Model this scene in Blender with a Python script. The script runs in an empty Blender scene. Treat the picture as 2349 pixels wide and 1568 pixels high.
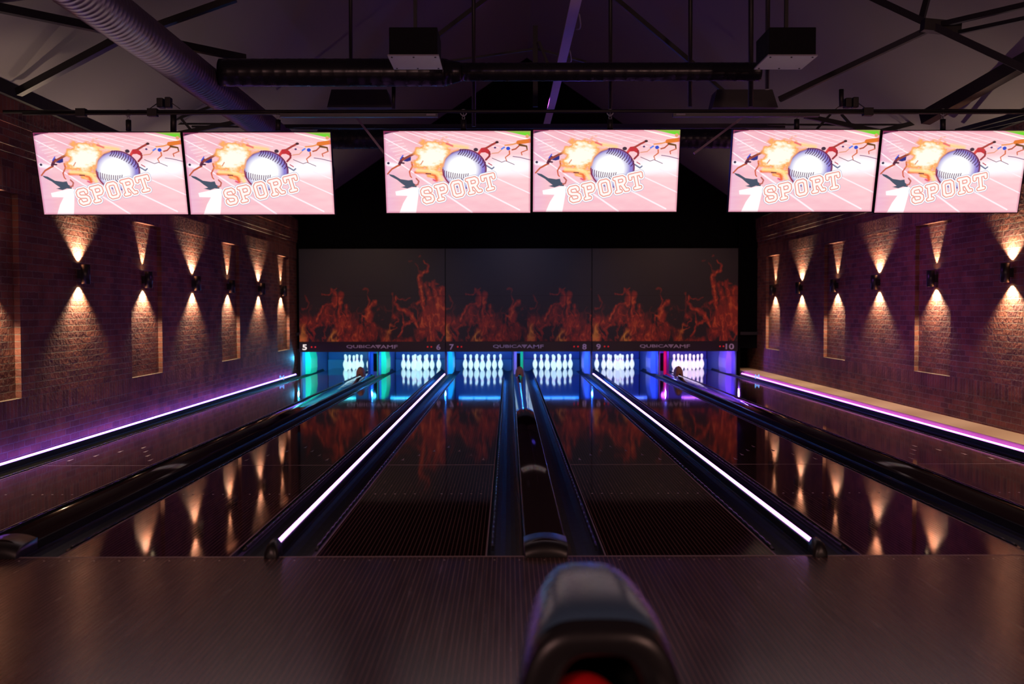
import bpy, bmesh, math, random
import numpy as np
from mathutils import Matrix, Vector
random.seed(7)
PI = math.pi
S = bpy.context.scene
COL = S.collection

# ------------------------------------------------------------------ camera, world, exposure
F, H, CX, CY, VX, VY = 2221.0, 1.538, 1174.5, 784.0, 1167.5, 709.0
cd = bpy.data.cameras.new('camera'); cam = bpy.data.objects.new('camera', cd); COL.objects.link(cam)
cd.sensor_width = 36; cd.lens = 36 * F / 2349; cd.clip_end = 100
CM = (Matrix.Rotation(-math.atan((CX - VX) / F), 4, 'Z') @ Matrix.Rotation(PI / 2 - math.atan((CY - VY) / F), 4, 'X')
      @ Matrix.Rotation(math.radians(-0.10), 4, 'Z'))
cam.matrix_world = Matrix.Translation((0, 0, H)) @ CM
cd.dof.use_dof = True; cd.dof.focus_distance = 10.5; cd.dof.aperture_fstop = 1.6
S.camera = cam
w = bpy.data.worlds.new('world'); S.world = w; w.use_nodes = True
w.node_tree.nodes['Background'].inputs[0].default_value = (.3, .22, .35, 1)
w.node_tree.nodes['Background'].inputs[1].default_value = .02
S.view_settings.view_transform = 'Standard'; S.view_settings.look = 'None'
S.view_settings.exposure = 0.0; S.view_settings.gamma = 1.0; S.view_settings.use_curve_mapping = False
NARROW, WIDE = 56, 110            # spread of the wall lamps' beams in degrees
LAMP_W = 125.0
PIT_W = 20.0
LED_S = 12.0
TV_S = 1.06


def light(name, kind, loc, energy, color, parent=None, aim=None, **kw):
    d = bpy.data.lights.new(name, kind); d.energy = energy; d.color = color
    for k, v in kw.items(): setattr(d, k, v)
    o = bpy.data.objects.new(name, d); COL.objects.link(o); o.location = loc
    if aim is not None: o.rotation_euler = Vector(aim).to_track_quat('-Z', 'Y').to_euler()
    if parent: o.parent = parent
    return o


# fill lights added behind the camera, and unseen wash lights added over the hall
light('rear_fill', 'AREA', (-3.2, -2.5, 3.3), 95, (1, .52, .46), aim=(.2, 1, -.6), size=.8)
light('rear_fill', 'AREA', (3.6, -2.5, 3.3), 110, (1, .52, .42), aim=(-.1, 1, -.6), size=.8)
for x_, c_, e_ in ((-3.4, (1, .66, .5), 215), (.25, (.60, .60, 1), 215), (3.9, (1, .6, .48), 225)):
    light('mask_wash', 'SPOT', (x_, 17.5, 4.3), e_, c_, aim=(0, 5.05, -3.2), spot_size=1.15, spot_blend=.9, shadow_soft_size=.15)  # added to brighten the flame panels
light('violet_wash', 'AREA', (.4, 13.5, 4.6), 20, (.5, .1, .8), aim=(1, .1, -.72), size=.5, spread=1.2)  # added to tint the brick walls violet
light('violet_wash', 'AREA', (.2, 13.5, 4.6), 5, (.5, .12, .8), aim=(-1, .1, -.72), size=.5, spread=1.2)
light('blue_wash', 'POINT', (.95, 13.2, 3.6), 7, (.12, .08, 1), shadow_soft_size=.3)
light('violet_wash', 'AREA', (.5, 5.4, 4.2), 4, (.3, .12, 1), aim=(0, .5, 1), size=1.2)


# ------------------------------------------------------------------ helpers
def P(px, py, d):
    v = CM.to_3x3() @ Vector(((px - CX) / F, -(py - CY) / F, -1))
    return Vector((v.x * d / v.y, d, H + v.z * d / v.y))


def srgb(c):
    c = np.asarray(c, float) / 255.0
    return np.where(c <= .04045, c / 12.92, ((c + .055) / 1.055) ** 2.4)


def mat(name, col, rough=.5, metal=0, emit=None, es=0, spec=.5, coat=0, bump=None):
    m = bpy.data.materials.new(name); m.use_nodes = True
    n = m.node_tree.nodes; b = n['Principled BSDF']
    b.inputs['Base Color'].default_value = (*col, 1); b.inputs['Roughness'].default_value = rough
    b.inputs['Metallic'].default_value = metal; b.inputs['Specular IOR Level'].default_value = spec
    b.inputs['Coat Weight'].default_value = coat; b.inputs['Coat Roughness'].default_value = .05
    if emit: b.inputs['Emission Color'].default_value = (*emit, 1); b.inputs['Emission Strength'].default_value = es
    l = m.node_tree.links
    t = n.new('ShaderNodeTexCoord'); no = n.new('ShaderNodeTexNoise')
    no.inputs['Scale'].default_value = bump[0] if bump else 14; no.inputs['Detail'].default_value = 4
    l.new(t.outputs['Object'], no.inputs['Vector'])
    if bump:
        bp = n.new('ShaderNodeBump'); bp.inputs['Strength'].default_value = bump[1]; bp.inputs['Distance'].default_value = .01
        l.new(no.outputs['Fac'], bp.inputs['Height']); l.new(bp.outputs['Normal'], b.inputs['Normal'])
    elif not emit:
        r = n.new('ShaderNodeMapRange'); r.inputs['To Min'].default_value = rough * .85; r.inputs['To Max'].default_value = min(1, rough * 1.15)
        l.new(no.outputs['Fac'], r.inputs['Value']); l.new(r.outputs['Result'], b.inputs['Roughness'])
    return m


def vcmat(name, rough=.5, emission=0.0):
    m = bpy.data.materials.new(name); m.use_nodes = True
    n = m.node_tree.nodes; l = m.node_tree.links; b = n['Principled BSDF']
    a = n.new('ShaderNodeAttribute'); a.attribute_name = 'print'
    b.inputs['Roughness'].default_value = rough
    if emission:
        b.inputs['Base Color'].default_value = (.01, .01, .01, 1)
        l.new(a.outputs['Color'], b.inputs['Emission Color']); b.inputs['Emission Strength'].default_value = emission
    else:
        l.new(a.outputs['Color'], b.inputs['Base Color'])
    return m


def nd(m): return m.node_tree.nodes, m.node_tree.links


def mth(n, l, op, a, b=None, c=None):
    x = n.new('ShaderNodeMath'); x.operation = op
    for i, v in enumerate((a, b, c)):
        if v is None: continue
        if isinstance(v, (int, float)): x.inputs[i].default_value = v
        else: l.new(v, x.inputs[i])
    return x.outputs[0]


def brickmat():
    m = bpy.data.materials.new('brick'); m.use_nodes = True; n, l = nd(m); b = n['Principled BSDF']
    t = n.new('ShaderNodeTexCoord'); s = n.new('ShaderNodeSeparateXYZ'); l.new(t.outputs['Object'], s.inputs[0])
    u = mth(n, l, 'ADD', s.outputs[0], s.outputs[1])
    cb = n.new('ShaderNodeCombineXYZ'); l.new(u, cb.inputs[0]); l.new(s.outputs[2], cb.inputs[1])
    # soldier course: above the niches bricks stand upright
    nz = n.new('ShaderNodeTexNoise'); nz.inputs['Scale'].default_value = 22; nz.inputs['Detail'].default_value = 5
    l.new(t.outputs['Object'], nz.inputs['Vector'])
    mix = n.new('ShaderNodeMix'); mix.data_type = 'VECTOR'; mix.inputs[0].default_value = .018
    l.new(cb.outputs[0], mix.inputs[4]); l.new(nz.outputs['Color'], mix.inputs[5])
    def brick(vec, bw, rh, off):
        br = n.new('ShaderNodeTexBrick'); br.offset = off; l.new(vec, br.inputs['Vector'])
        br.inputs['Scale'].default_value = 1; br.inputs['Brick Width'].default_value = bw; br.inputs['Row Height'].default_value = rh
        br.inputs['Mortar Size'].default_value = .006; br.inputs['Mortar Smooth'].default_value = .25; br.inputs['Bias'].default_value = -.2
        br.inputs['Color1'].default_value = (.23, .085, .055, 1); br.inputs['Color2'].default_value = (.10, .042, .042, 1)
        br.inputs['Mortar'].default_value = (.2, .15, .12, 1)
        return br
    b1 = brick(mix.outputs[1], .226, .071, .5); b2 = brick(mix.outputs[1], .074, .226, 0)
    z = s.outputs[2]
    def band(a, c): return mth(n, l, 'MULTIPLY', mth(n, l, 'GREATER_THAN', z, a), mth(n, l, 'LESS_THAN', z, c))
    sel = mth(n, l, 'MAXIMUM', mth(n, l, 'MAXIMUM', band(2.715, 2.94), band(3.39, 3.62)), band(.414, .64))
    mc = n.new('ShaderNodeMix'); mc.data_type = 'RGBA'; l.new(sel, mc.inputs[0]); l.new(b1.outputs['Color'], mc.inputs[6]); l.new(b2.outputs['Color'], mc.inputs[7])
    mf = n.new('ShaderNodeMix'); l.new(sel, mf.inputs[0]); l.new(b1.outputs['Fac'], mf.inputs[2]); l.new(b2.outputs['Fac'], mf.inputs[3])
    n2 = n.new('ShaderNodeTexNoise'); n2.inputs['Scale'].default_value = 3.5; n2.inputs['Detail'].default_value = 6; l.new(t.outputs['Object'], n2.inputs['Vector'])
    hs = n.new('ShaderNodeHueSaturation'); l.new(mc.outputs[2], hs.inputs['Color'])
    l.new(mth(n, l, 'MULTIPLY_ADD', n2.outputs['Fac'], 1.5, .3), hs.inputs['Value']); l.new(hs.outputs[0], b.inputs['Base Color'])
    h = mth(n, l, 'ADD', mth(n, l, 'MULTIPLY', mth(n, l, 'SUBTRACT', 1, mf.outputs[0]), 1.0), mth(n, l, 'MULTIPLY', nz.outputs['Fac'], 1.3))
    bp = n.new('ShaderNodeBump'); bp.inputs['Strength'].default_value = .8; bp.inputs['Distance'].default_value = .012
    l.new(h, bp.inputs['Height']); l.new(bp.outputs[0], b.inputs['Normal']); b.inputs['Roughness'].default_value = .75
    b.inputs['Specular IOR Level'].default_value = .3
    return m


def boardmat(name, base, line, rough, spec=.5, duty=.12, wav=.0):
    m = bpy.data.materials.new(name); m.use_nodes = True; n, l = nd(m); b = n['Principled BSDF']
    t = n.new('ShaderNodeTexCoord'); s = n.new('ShaderNodeSeparateXYZ'); l.new(t.outputs['Object'], s.inputs[0])
    fr = mth(n, l, 'FRACT', mth(n, l, 'DIVIDE', mth(n, l, 'ADD', s.outputs[0], 20), .02744))
    ln = mth(n, l, 'LESS_THAN', fr, duty)
    nz = n.new('ShaderNodeTexNoise'); nz.inputs['Scale'].default_value = 6; nz.inputs['Detail'].default_value = 6
    mp = n.new('ShaderNodeMapping'); mp.inputs['Scale'].default_value = (6, .3, 1); l.new(t.outputs['Object'], mp.inputs[0]); l.new(mp.outputs[0], nz.inputs['Vector'])
    mx = n.new('ShaderNodeMix'); mx.data_type = 'RGBA'; mx.inputs[6].default_value = (*base, 1); mx.inputs[7].default_value = (*line, 1)
    l.new(ln, mx.inputs[0])
    hs = n.new('ShaderNodeHueSaturation'); l.new(mx.outputs[2], hs.inputs['Color']); l.new(mth(n, l, 'MULTIPLY_ADD', nz.outputs['Fac'], .8, .6), hs.inputs['Value'])
    l.new(hs.outputs[0], b.inputs['Base Color'])
    l.new(mth(n, l, 'MULTIPLY_ADD', nz.outputs['Fac'], rough * .5, rough * .75), b.inputs['Roughness'])
    b.inputs['Specular IOR Level'].default_value = spec
    if wav:
        n3 = n.new('ShaderNodeTexNoise'); n3.inputs['Scale'].default_value = 5; n3.inputs['Detail'].default_value = 3; l.new(t.outputs['Object'], n3.inputs['Vector'])
        bp = n.new('ShaderNodeBump'); bp.inputs['Strength'].default_value = wav; bp.inputs['Distance'].default_value = .01
        l.new(n3.outputs['Fac'], bp.inputs['Height']); l.new(bp.outputs[0], b.inputs['Normal'])
    return m


M = dict(
    brick=brickmat(),
    lane=boardmat('lane_laminate', (.022, .009, .009), (.28, .155, .145), .05, .5, .12, .012),
    approach=boardmat('approach_laminate', (.062, .026, .025), (.29, .16, .15), .25, .5, .13),
    ceil=mat('painted_ceiling', (.14, .125, .14), .85, bump=(5, .12)),
    black=mat('black_paint', (.008, .008, .010), .6),
    steel=mat('black_steel', (.012, .011, .013), .45),
    duct=mat('dark_duct', (.17, .14, .17), .36, .6),
    ductb=mat('black_duct', (.03, .03, .036), .28, .5),
    gloss=mat('glossy_black', (.018, .011, .012), .11, 0, spec=.6),
    gutter=mat('gutter_plastic', (.006, .006, .008), .42, spec=.35),
    rail=mat('rail_plastic', (.02, .02, .024), .2, .2),
    plastic=mat('black_plastic', (.012, .012, .014), .35),
    hood=mat('hood_shell', (.05, .10, .175), .27, 0, spec=.8),
    ledge=mat('ledge_wood', (.34, .22, .155), .6, bump=(9, .2)),
    grey=mat('pale_metal', (.26, .25, .31), .5),
    foul=mat('foul_line', (.34, .24, .24), .4),
    dot=mat('inlaid_dot', (.5, .4, .38), .4),
    tray=mat('cable_tray', (.42, .33, .36), .5),
    tan=mat('tan_hood', (.36, .17, .11), .6),
    dark=mat('dark_hole', (.002, .002, .002), .9),
    letter=mat('pale_lettering', (.62, .55, .8), .5),
    pitblue=mat('pit_blue', (.16, .26, .78), .35),
    pitdark=mat('pit_dark', (.035, .06, .11), .4),
    cushion=mat('cushion', (.16, .5, .95), .5),
    red=mat('red_ball', (.55, .01, .015), .12, coat=.5),
    slate=mat('grey_ball', (.05, .055, .075), .12, coat=.5),
    screen=vcmat('screen', .25, TV_S), flame=vcmat('flame_print', .55),
    reddot=mat('red_indicator', (.3, .01, .01), .5, emit=(1, .02, .03), es=.35),
    five=mat('lit_number', (.7, .7, .7), .5, emit=(.9, .85, .85), es=.75),
    lens=mat('lamp_lens', (1, .8, .6), .5, emit=(1, .72, .42), es=14),
    sensor=mat('sensor_light', (.1, .3, .6), .5, emit=(.15, .5, 1), es=1.0),
    strap=mat('strap', (.34, .36, .4), .4, .5),
)
M['ledw'] = mat('led_violet', (.9, .8, 1), .4, emit=(.25, .09, 1), es=LED_S * 1.5)
M['ledm'] = mat('led_pink', (.9, .8, 1), .4, emit=(.8, .30, 1), es=LED_S * .5)
M['ledr'] = mat('led_magenta', (.9, .8, 1), .4, emit=(.62, .10, 1), es=LED_S * .8)


def tag(o, label=None, cat=None, group=None, kind=None):
    if label: o['label'] = label
    if cat: o['category'] = cat
    if group: o['group'] = group
    if kind: o['kind'] = kind
    return o


def empty(name, loc, label, cat, group=None):
    o = bpy.data.objects.new(name, None); COL.objects.link(o); o.location = loc; o.empty_display_size = .1
    return tag(o, label, cat, group)


def copy_tree(o, parent=None):
    c = o.copy(); COL.objects.link(c)
    if parent: c.parent = parent
    for ch in list(o.children): copy_tree(ch, c)
    return c


class MB:
    def __init__(s): s.bm = bmesh.new(); s.mi = 0
    def face(s, vs):
        f = s.bm.faces.new(vs); f.material_index = s.mi; return f
    def box(s, x0, x1, y0, y1, z0, z1):
        v = [s.bm.verts.new((x, y, z)) for x in (x0, x1) for y in (y0, y1) for z in (z0, z1)]
        for q in ((0, 1, 3, 2), (4, 6, 7, 5), (0, 4, 5, 1), (2, 3, 7, 6), (0, 2, 6, 4), (1, 5, 7, 3)): s.face([v[i] for i in q])
        return s
    def bar(s, a, b, w, h=None):
        h = h or w; a, b = Vector(a), Vector(b); d = (b - a).normalized()
        up = Vector((0, 0, 1)) if abs(d.z) < .95 else Vector((0, 1, 0))
        r = d.cross(up).normalized() * w / 2; u = r.cross(d).normalized() * h / 2
        v = [s.bm.verts.new(p + i * r + j * u) for p in (a, b) for i, j in ((-1, -1), (1, -1), (1, 1), (-1, 1))]
        for q in ((0, 3, 2, 1), (4, 5, 6, 7), (0, 1, 5, 4), (1, 2, 6, 5), (2, 3, 7, 6), (3, 0, 4, 7)): s.face([v[i] for i in q])
        return s
    def tube(s, pts, rads, n=16, caps=True):
        pts = [Vector(p) for p in pts]
        if not isinstance(rads, (list, tuple)): rads = [rads] * len(pts)
        rings = []
        for i, p in enumerate(pts):
            d = (pts[min(i + 1, len(pts) - 1)] - pts[max(i - 1, 0)]).normalized()
            up = Vector((0, 0, 1)) if abs(d.z) < .95 else Vector((0, 1, 0))
            r = d.cross(up).normalized(); u = r.cross(d).normalized()
            rings.append([s.bm.verts.new(p + rads[i] * (math.cos(2 * PI * k / n) * r + math.sin(2 * PI * k / n) * u)) for k in range(n)])
        for A, B in zip(rings, rings[1:]):
            for k in range(n): s.face([A[k], A[(k + 1) % n], B[(k + 1) % n], B[k]]).smooth = True
        if caps: s.face(rings[0][::-1]); s.face(rings[-1])
        return s
    def lathe(s, prof, c=(0, 0, 0), n=20):
        rings = []
        for r, z in prof:
            if r < 1e-5: rings.append([s.bm.verts.new((c[0], c[1], c[2] + z))])
            else: rings.append([s.bm.verts.new((c[0] + r * math.cos(2 * PI * k / n), c[1] + r * math.sin(2 * PI * k / n), c[2] + z)) for k in range(n)])
        for A, B in zip(rings, rings[1:]):
            for k in range(n):
                a, b = A[k % len(A)], A[(k + 1) % len(A)]; c2, d = B[(k + 1) % len(B)], B[k % len(B)]
                q = [a, b, c2, d]; q = [x for i, x in enumerate(q) if x not in q[:i]]
                if len(q) > 2: s.face(q).smooth = True
        return s
    def prism_y(s, prof, y0, y1, closed=True, smooth=False):      # profile in x,z swept along y
        A = [s.bm.verts.new((x, y0, z)) for x, z in prof]; B = [s.bm.verts.new((x, y1, z)) for x, z in prof]
        n = len(prof)
        for i in range(n if closed else n - 1):
            s.face([A[i], B[i], B[(i + 1) % n], A[(i + 1) % n]]).smooth = smooth
        if closed: s.face(A); s.face(B[::-1])
        return s
    def grid(s, rows, smooth=True):
        V = [[s.bm.verts.new(p) for p in r] for r in rows]
        for A, B in zip(V, V[1:]):
            for k in range(len(A) - 1): s.face([A[k], A[k + 1], B[k + 1], B[k]]).smooth = smooth
        return s
    def sphere(s, c, r, sc=(1, 1, 1), n=24):
        g = bmesh.ops.create_uvsphere(s.bm, u_segments=n, v_segments=n // 2, radius=r)
        for v in g['verts']: v.co = Vector((v.co.x * sc[0] + c[0], v.co.y * sc[1] + c[1], v.co.z * sc[2] + c[2]))
        for f in s.bm.faces[:]:
            f.smooth = True
        return s
    def build(s, name, m, parent=None, recalc=True, bevel=0):
        if recalc: bmesh.ops.recalc_face_normals(s.bm, faces=s.bm.faces[:])
        me = bpy.data.meshes.new(name); s.bm.to_mesh(me); s.bm.free()
        for x in (m if isinstance(m, (list, tuple)) else [m]): me.materials.append(M[x] if isinstance(x, str) else x)
        o = bpy.data.objects.new(name, me); COL.objects.link(o)
        if parent: o.parent = parent
        if bevel:
            b = o.modifiers.new('bevel', 'BEVEL'); b.width = bevel; b.segments = 2; b.limit_method = 'ANGLE'
        return o


def text(name, s, m, parent, x0, x1, z0, z1, y, ext=.002, bold=.0):
    cu = bpy.data.curves.new('t', 'FONT'); cu.body = s; cu.extrude = ext; cu.offset = bold
    t = bpy.data.objects.new('t', cu); COL.objects.link(t)
    bpy.context.view_layer.update()
    me = bpy.data.meshes.new_from_object(t.evaluated_get(bpy.context.evaluated_depsgraph_get()))
    bpy.data.objects.remove(t); me.name = name
    co = np.array([v.co[:] for v in me.vertices]); mn, mxx = co.min(0), co.max(0)
    for v, c in zip(me.vertices, co):
        u = (c[0] - mn[0]) / (mxx[0] - mn[0]); q = (c[1] - mn[1]) / (mxx[1] - mn[1])
        v.co = (x0 + u * (x1 - x0), y - c[2], z0 + q * (z1 - z0))
    me.materials.clear(); me.materials.append(M[m])
    o = bpy.data.objects.new(name, me); COL.objects.link(o); o.parent = parent
    return o


# ------------------------------------------------------------------ painted surfaces (prints and screens), rasterised to vertex colours
class Raster:
    def __init__(s, x0, x1, y0, y1, nx, ny):
        s.X, s.Y = np.meshgrid(np.linspace(x0, x1, nx), np.linspace(y0, y1, ny)); s.nx, s.ny = nx, ny
        s.C = np.zeros((ny, nx, 3)); s.px = (x1 - x0) / (nx - 1)
    def blend(s, a, col): s.C += (srgb(col) - s.C) * np.clip(a, 0, 1)[..., None]
    def sd(s, pts, w0, w1):
        D = np.full(s.X.shape, 1e9); n = len(pts) - 1
        L = [math.hypot(pts[i + 1][0] - pts[i][0], pts[i + 1][1] - pts[i][1]) for i in range(n)]; T = sum(L) or 1; acc = 0
        for i in range(n):
            (ax, ay), (bx, by) = pts[i], pts[i + 1]; dx, dy = bx - ax, by - ay
            t = np.clip(((s.X - ax) * dx + (s.Y - ay) * dy) / (dx * dx + dy * dy + 1e-9), 0, 1)
            d = np.hypot(s.X - ax - t * dx, s.Y - ay - t * dy)
            ww = w0 + (w1 - w0) * (acc + t * L[i]) / T
            D = np.minimum(D, d - ww / 2); acc += L[i]
        return D
    def line(s, pts, w, col, w1=None, soft=None, a=1): s.blend(a * np.clip(.5 - s.sd(pts, w, w if w1 is None else w1) / (soft or s.px), 0, 1), col)
    def ell(s, cx, cy, rx, ry, col, soft=None, a=1):
        d = (np.hypot((s.X - cx) / rx, (s.Y - cy) / ry) - 1) * min(rx, ry); s.blend(a * np.clip(.5 - d / (soft or s.px), 0, 1), col)
    def poly(s, pts, col, a=1):
        ins = np.zeros(s.X.shape, bool); n = len(pts)
        for i in range(n):
            (x1, y1), (x2, y2) = pts[i], pts[(i + 1) % n]
            if y1 == y2: continue
            c = ((y1 > s.Y) != (y2 > s.Y)) & (s.X < (x2 - x1) * (s.Y - y1) / (y2 - y1) + x1); ins ^= c
        d = s.sd(list(pts) + [pts[0]], 0, 0); d = np.where(ins, -d, d); s.blend(a * np.clip(.5 - d / s.px, 0, 1), col)


def vnoise(X, Y, seed):
    r = np.random.RandomState(seed); g = r.rand(64, 64)
    xi = np.floor(X).astype(int); yi = np.floor(Y).astype(int); fx = X - xi; fy = Y - yi
    fx = fx * fx * (3 - 2 * fx); fy = fy * fy * (3 - 2 * fy)
    a = g[yi % 64, xi % 64]; b = g[yi % 64, (xi + 1) % 64]; c = g[(yi + 1) % 64, xi % 64]; d = g[(yi + 1) % 64, (xi + 1) % 64]
    return (a * (1 - fx) + b * fx) * (1 - fy) + (c * (1 - fx) + d * fx) * fy


def fbm(X, Y, seed, o=4): return sum(vnoise(X * 2 ** i, Y * 2 ** i, seed + i) / 2 ** (i + 1) for i in range(o))


def raster_mesh(name, R, w_, h_, m, y=0.0, z0=0.0):
    nx, ny = R.nx, R.ny
    xs = np.linspace(-w_ / 2, w_ / 2, nx); zs = np.linspace(h_, 0, ny) + z0
    co = np.zeros((ny, nx, 3)); co[..., 0] = xs; co[..., 1] = y; co[..., 2] = zs[:, None]
    me = bpy.data.meshes.new(name); me.vertices.add(nx * ny); me.vertices.foreach_set('co', co.ravel())
    i = (np.arange(ny - 1)[:, None] * nx + np.arange(nx - 1)).ravel(); q = np.stack([i, i + nx, i + nx + 1, i + 1], 1)
    me.loops.add(q.size); me.loops.foreach_set('vertex_index', q.ravel().astype(np.int32))
    me.polygons.add(len(q)); me.polygons.foreach_set('loop_start', np.arange(0, q.size, 4, dtype=np.int32))
    me.update(calc_edges=True); me.validate()
    at = me.color_attributes.new('print', 'FLOAT_COLOR', 'POINT')
    c = np.ones((ny * nx, 4)); c[:, :3] = R.C.reshape(-1, 3); at.data.foreach_set('color', c.ravel())
    me.materials.append(M[m]); return me


def screen_raster():
    R = Raster(70, 2275, 82, 1298, 420, 236); R.C[:] = srgb((243, 180, 194))
    R.blend(.8 * np.clip((R.X - 500) / 1500, 0, 1) * np.clip((1300 - R.Y) / 900 + .3, 0, 1) * .7, (255, 206, 206))
    R.blend(.5 * np.clip((420 - R.Y) / 400, 0, 1), (236, 150, 168))
    R.blend(.6 * np.clip((300 - R.X) / 260, 0, 1), (222, 160, 212))
    R.blend(.4 * fbm(R.X / 260, R.Y / 60, 5), (255, 235, 235))
    R.ell(2020, 600, 380, 130, (255, 250, 255), soft=120); R.ell(1750, 640, 200, 90, (255, 248, 252), soft=90)
    W = (255, 240, 246)
    for a, b, t in (((75, 405), (560, 735), 16), ((560, 735), (1380, 1290), 24), ((75, 185), (520, 425), 14), ((220, 115), (760, 350), 12), ((390, 90), (980, 290), 9),
                    ((500, 88), (1200, 300), 8), ((680, 88), (1400, 290), 8), ((880, 88), (1800, 330), 7), ((1080, 88), (2000, 330), 7), ((1300, 88), (2200, 300), 6),
                    ((1400, 900), (2110, 1255), 22), ((1500, 660), (2275, 1008), 17), ((1990, 660), (2275, 775), 14)):
        R.line([a, b], t, W, soft=9)
    for k in range(6): R.line([(110 + 30 * k, 245 + 48 * k), (340 + 26 * k, 215 + 42 * k)], 7, W, soft=9, a=.8)
    for k in range(5): R.line([(700 + 230 * k, 130 + 25 * k), (900 + 230 * k, 118 + 20 * k)], 6, W, soft=9, a=.6)
    R.line([(1740, 86), (2275, 215)], 18, (255, 250, 240)); R.poly([(1830, 70), (2290, 70), (2290, 165), (2160, 142)], (110, 214, 50))
    R.poly([(60, 70), (300, 70), (300, 90), (190, 104), (60, 138)], (30, 36, 60))
    R.poly([(215, 975), (540, 905), (600, 930), (570, 1010), (520, 1310), (262, 1310), (330, 1150), (400, 1040), (225, 1035)], (255, 255, 255))
    # shadow of a runner on the track
    R.poly([(120, 712), (200, 730), (300, 790), (420, 808), (480, 800), (495, 850), (545, 880), (540, 912), (470, 905), (400, 930), (308, 910), (370, 893), (310, 850), (250, 800), (150, 745)], (72, 82, 100))
    R.line([(540, 780), (578, 822), (562, 870), (525, 880)], 22, (190, 100, 90)); R.line([(105, 560), (260, 590)], 60, (255, 240, 248), soft=30)
    R.ell(125, 553, 20, 18, (60, 50, 80)); R.line([(108, 712), (175, 640), (240, 605), (300, 575)], 20, (196, 92, 60), w1=30)
    R.line([(295, 560), (330, 500), (345, 480)], 46, (110, 50, 70)); R.line([(300, 545), (360, 552)], 22, (70, 40, 60))
    R.line([(310, 490), (350, 438)], 16, (50, 90, 220)); R.poly([(350, 520), (405, 480), (470, 455), (465, 515), (410, 530)], (50, 52, 128))
    R.line([(345, 500), (430, 455), (560, 395)], 34, (150, 70, 60)); R.ell(542, 396, 28, 20, (90, 45, 50))
    R.line([(592, 350), (620, 325), (665, 318)], 12, (150, 70, 70)); R.line([(478, 540), (488, 600), (440, 680), (452, 745), (470, 765)], 26, (206, 92, 62), w1=16)
    # fire trail
    nz = fbm((R.X + R.Y * .5) / 110, (R.Y - R.X * .2) / 60, 21, 5)
    d = np.hypot((R.X - 800) / 290, (R.Y - 480) / 250) + (nz - .5) * 1.15
    R.blend(np.clip((1.14 - d) * 4, 0, 1), (246, 160, 92)); R.blend(np.clip((.93 - d) * 2.4, 0, 1), (255, 216, 130)); R.blend(np.clip((.8 - d) * 3, 0, 1), (255, 250, 236))
    R.line([(980, 300), (1150, 300), (1320, 330)], 50, (252, 210, 140), soft=50); R.line([(1010, 265), (1100, 300)], 22, (232, 90, 110), soft=20)
    R.line([(530, 690), (640, 690), (760, 700), (830, 740), (850, 810)], 40, (240, 110, 60), soft=26); R.line([(560, 660), (700, 668), (870, 700), (930, 800)], 44, (255, 224, 150), soft=40)
    R.line([(690, 708), (760, 712)], 16, (130, 60, 60)); R.line([(615, 570), (650, 520)], 14, (220, 130, 90)); R.line([(800, 800), (830, 815)], 24, (226, 70, 110), soft=20)
    # runners on the right
    R.ell(1450, 355, 34, 26, (70, 50, 66)); R.line([(1490, 420), (1540, 350)], 40, (214, 70, 66)); R.poly([(1530, 330), (1600, 320), (1650, 360), (1680, 430), (1640, 420), (1590, 395), (1520, 400)], (196, 52, 60))
    R.line([(1600, 335), (1690, 285), (1765, 248)], 30, (170, 66, 60)); R.ell(1770, 246, 26, 18, (70, 40, 44)); R.line([(1655, 390), (1655, 450), (1600, 505)], 28, (150, 50, 56))
    R.ell(1740, 326, 18, 14, (90, 60, 110)); R.line([(1690, 412), (1790, 400), (1850, 345)], 14, (226, 150, 120)); R.line([(1840, 345), (1880, 320)], 22, (90, 130, 230)); R.ell(1938, 338, 30, 26, (50, 80, 200))
    R.line([(1955, 375), (1960, 420), (1895, 470), (1915, 520)], 22, (214, 110, 70), w1=12)
    R.line([(1890, 292), (2000, 280), (2110, 250)], 20, (236, 150, 90)); R.line([(2090, 250), (2270, 225)], 60, (226, 120, 50)); R.ell(2225, 160, 26, 26, (226, 160, 110))
    R.line([(2110, 285), (2215, 305), (2225, 360)], 34, (110, 70, 36), w1=18); R.line([(2100, 300), (2050, 345), (1998, 358)], 20, (180, 80, 50)); R.line([(2225, 360), (2135, 395), (2145, 432)], 16, (206, 100, 66))
    R.line([(1695, 480), (1840, 540), (1900, 520), (2030, 575)], 9, (120, 70, 100)); R.line([(2010, 455), (2120, 470), (2275, 508)], 11, (130, 90, 130)); R.line([(1610, 590), (1690, 640), (1720, 615)], 20, (110, 120, 150)); R.line([(1640, 555), (1690, 585)], 14, (190, 70, 90))
    # baseball
    cx, cy, rx, ry = 1276, 640, 336, 296
    R.ell(cx, cy, rx, ry, (112, 34, 70)); R.ell(cx - 8, cy + 4, rx - 18, ry - 16, (140, 128, 206), soft=30)
    d = np.hypot((R.X - cx + 40) / rx, (R.Y - cy - 10) / ry); R.blend(np.clip((.92 - d) * 3.2, 0, 1), (255, 254, 255))
    R.line([(950, 600), (980, 480), (1080, 385), (1180, 355)], 22, (250, 170, 110), soft=26)
    R.line([(948, 650), (955, 730), (1000, 810), (1035, 850)], 22, (140, 30, 70), soft=16)
    for k in range(12):
        t = k / 11; x = 1215 + 370 * t; y = 385 + 150 * t * t + 40 * t; R.line([(x - 34, y + 40), (x, y), (x + 8, y - 36)], 13, (70, 26, 74))
    for k in range(12):
        t = k / 11; x = 965 + 350 * t; y = 720 + 45 * math.sin(t * 2.2) + 8 * t; R.line([(x + 34 * t + 4, y + 34), (x + 2, y), (x + 16 - 10 * (1 - t), y - 56)], 12, (88, 34, 84))
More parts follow.
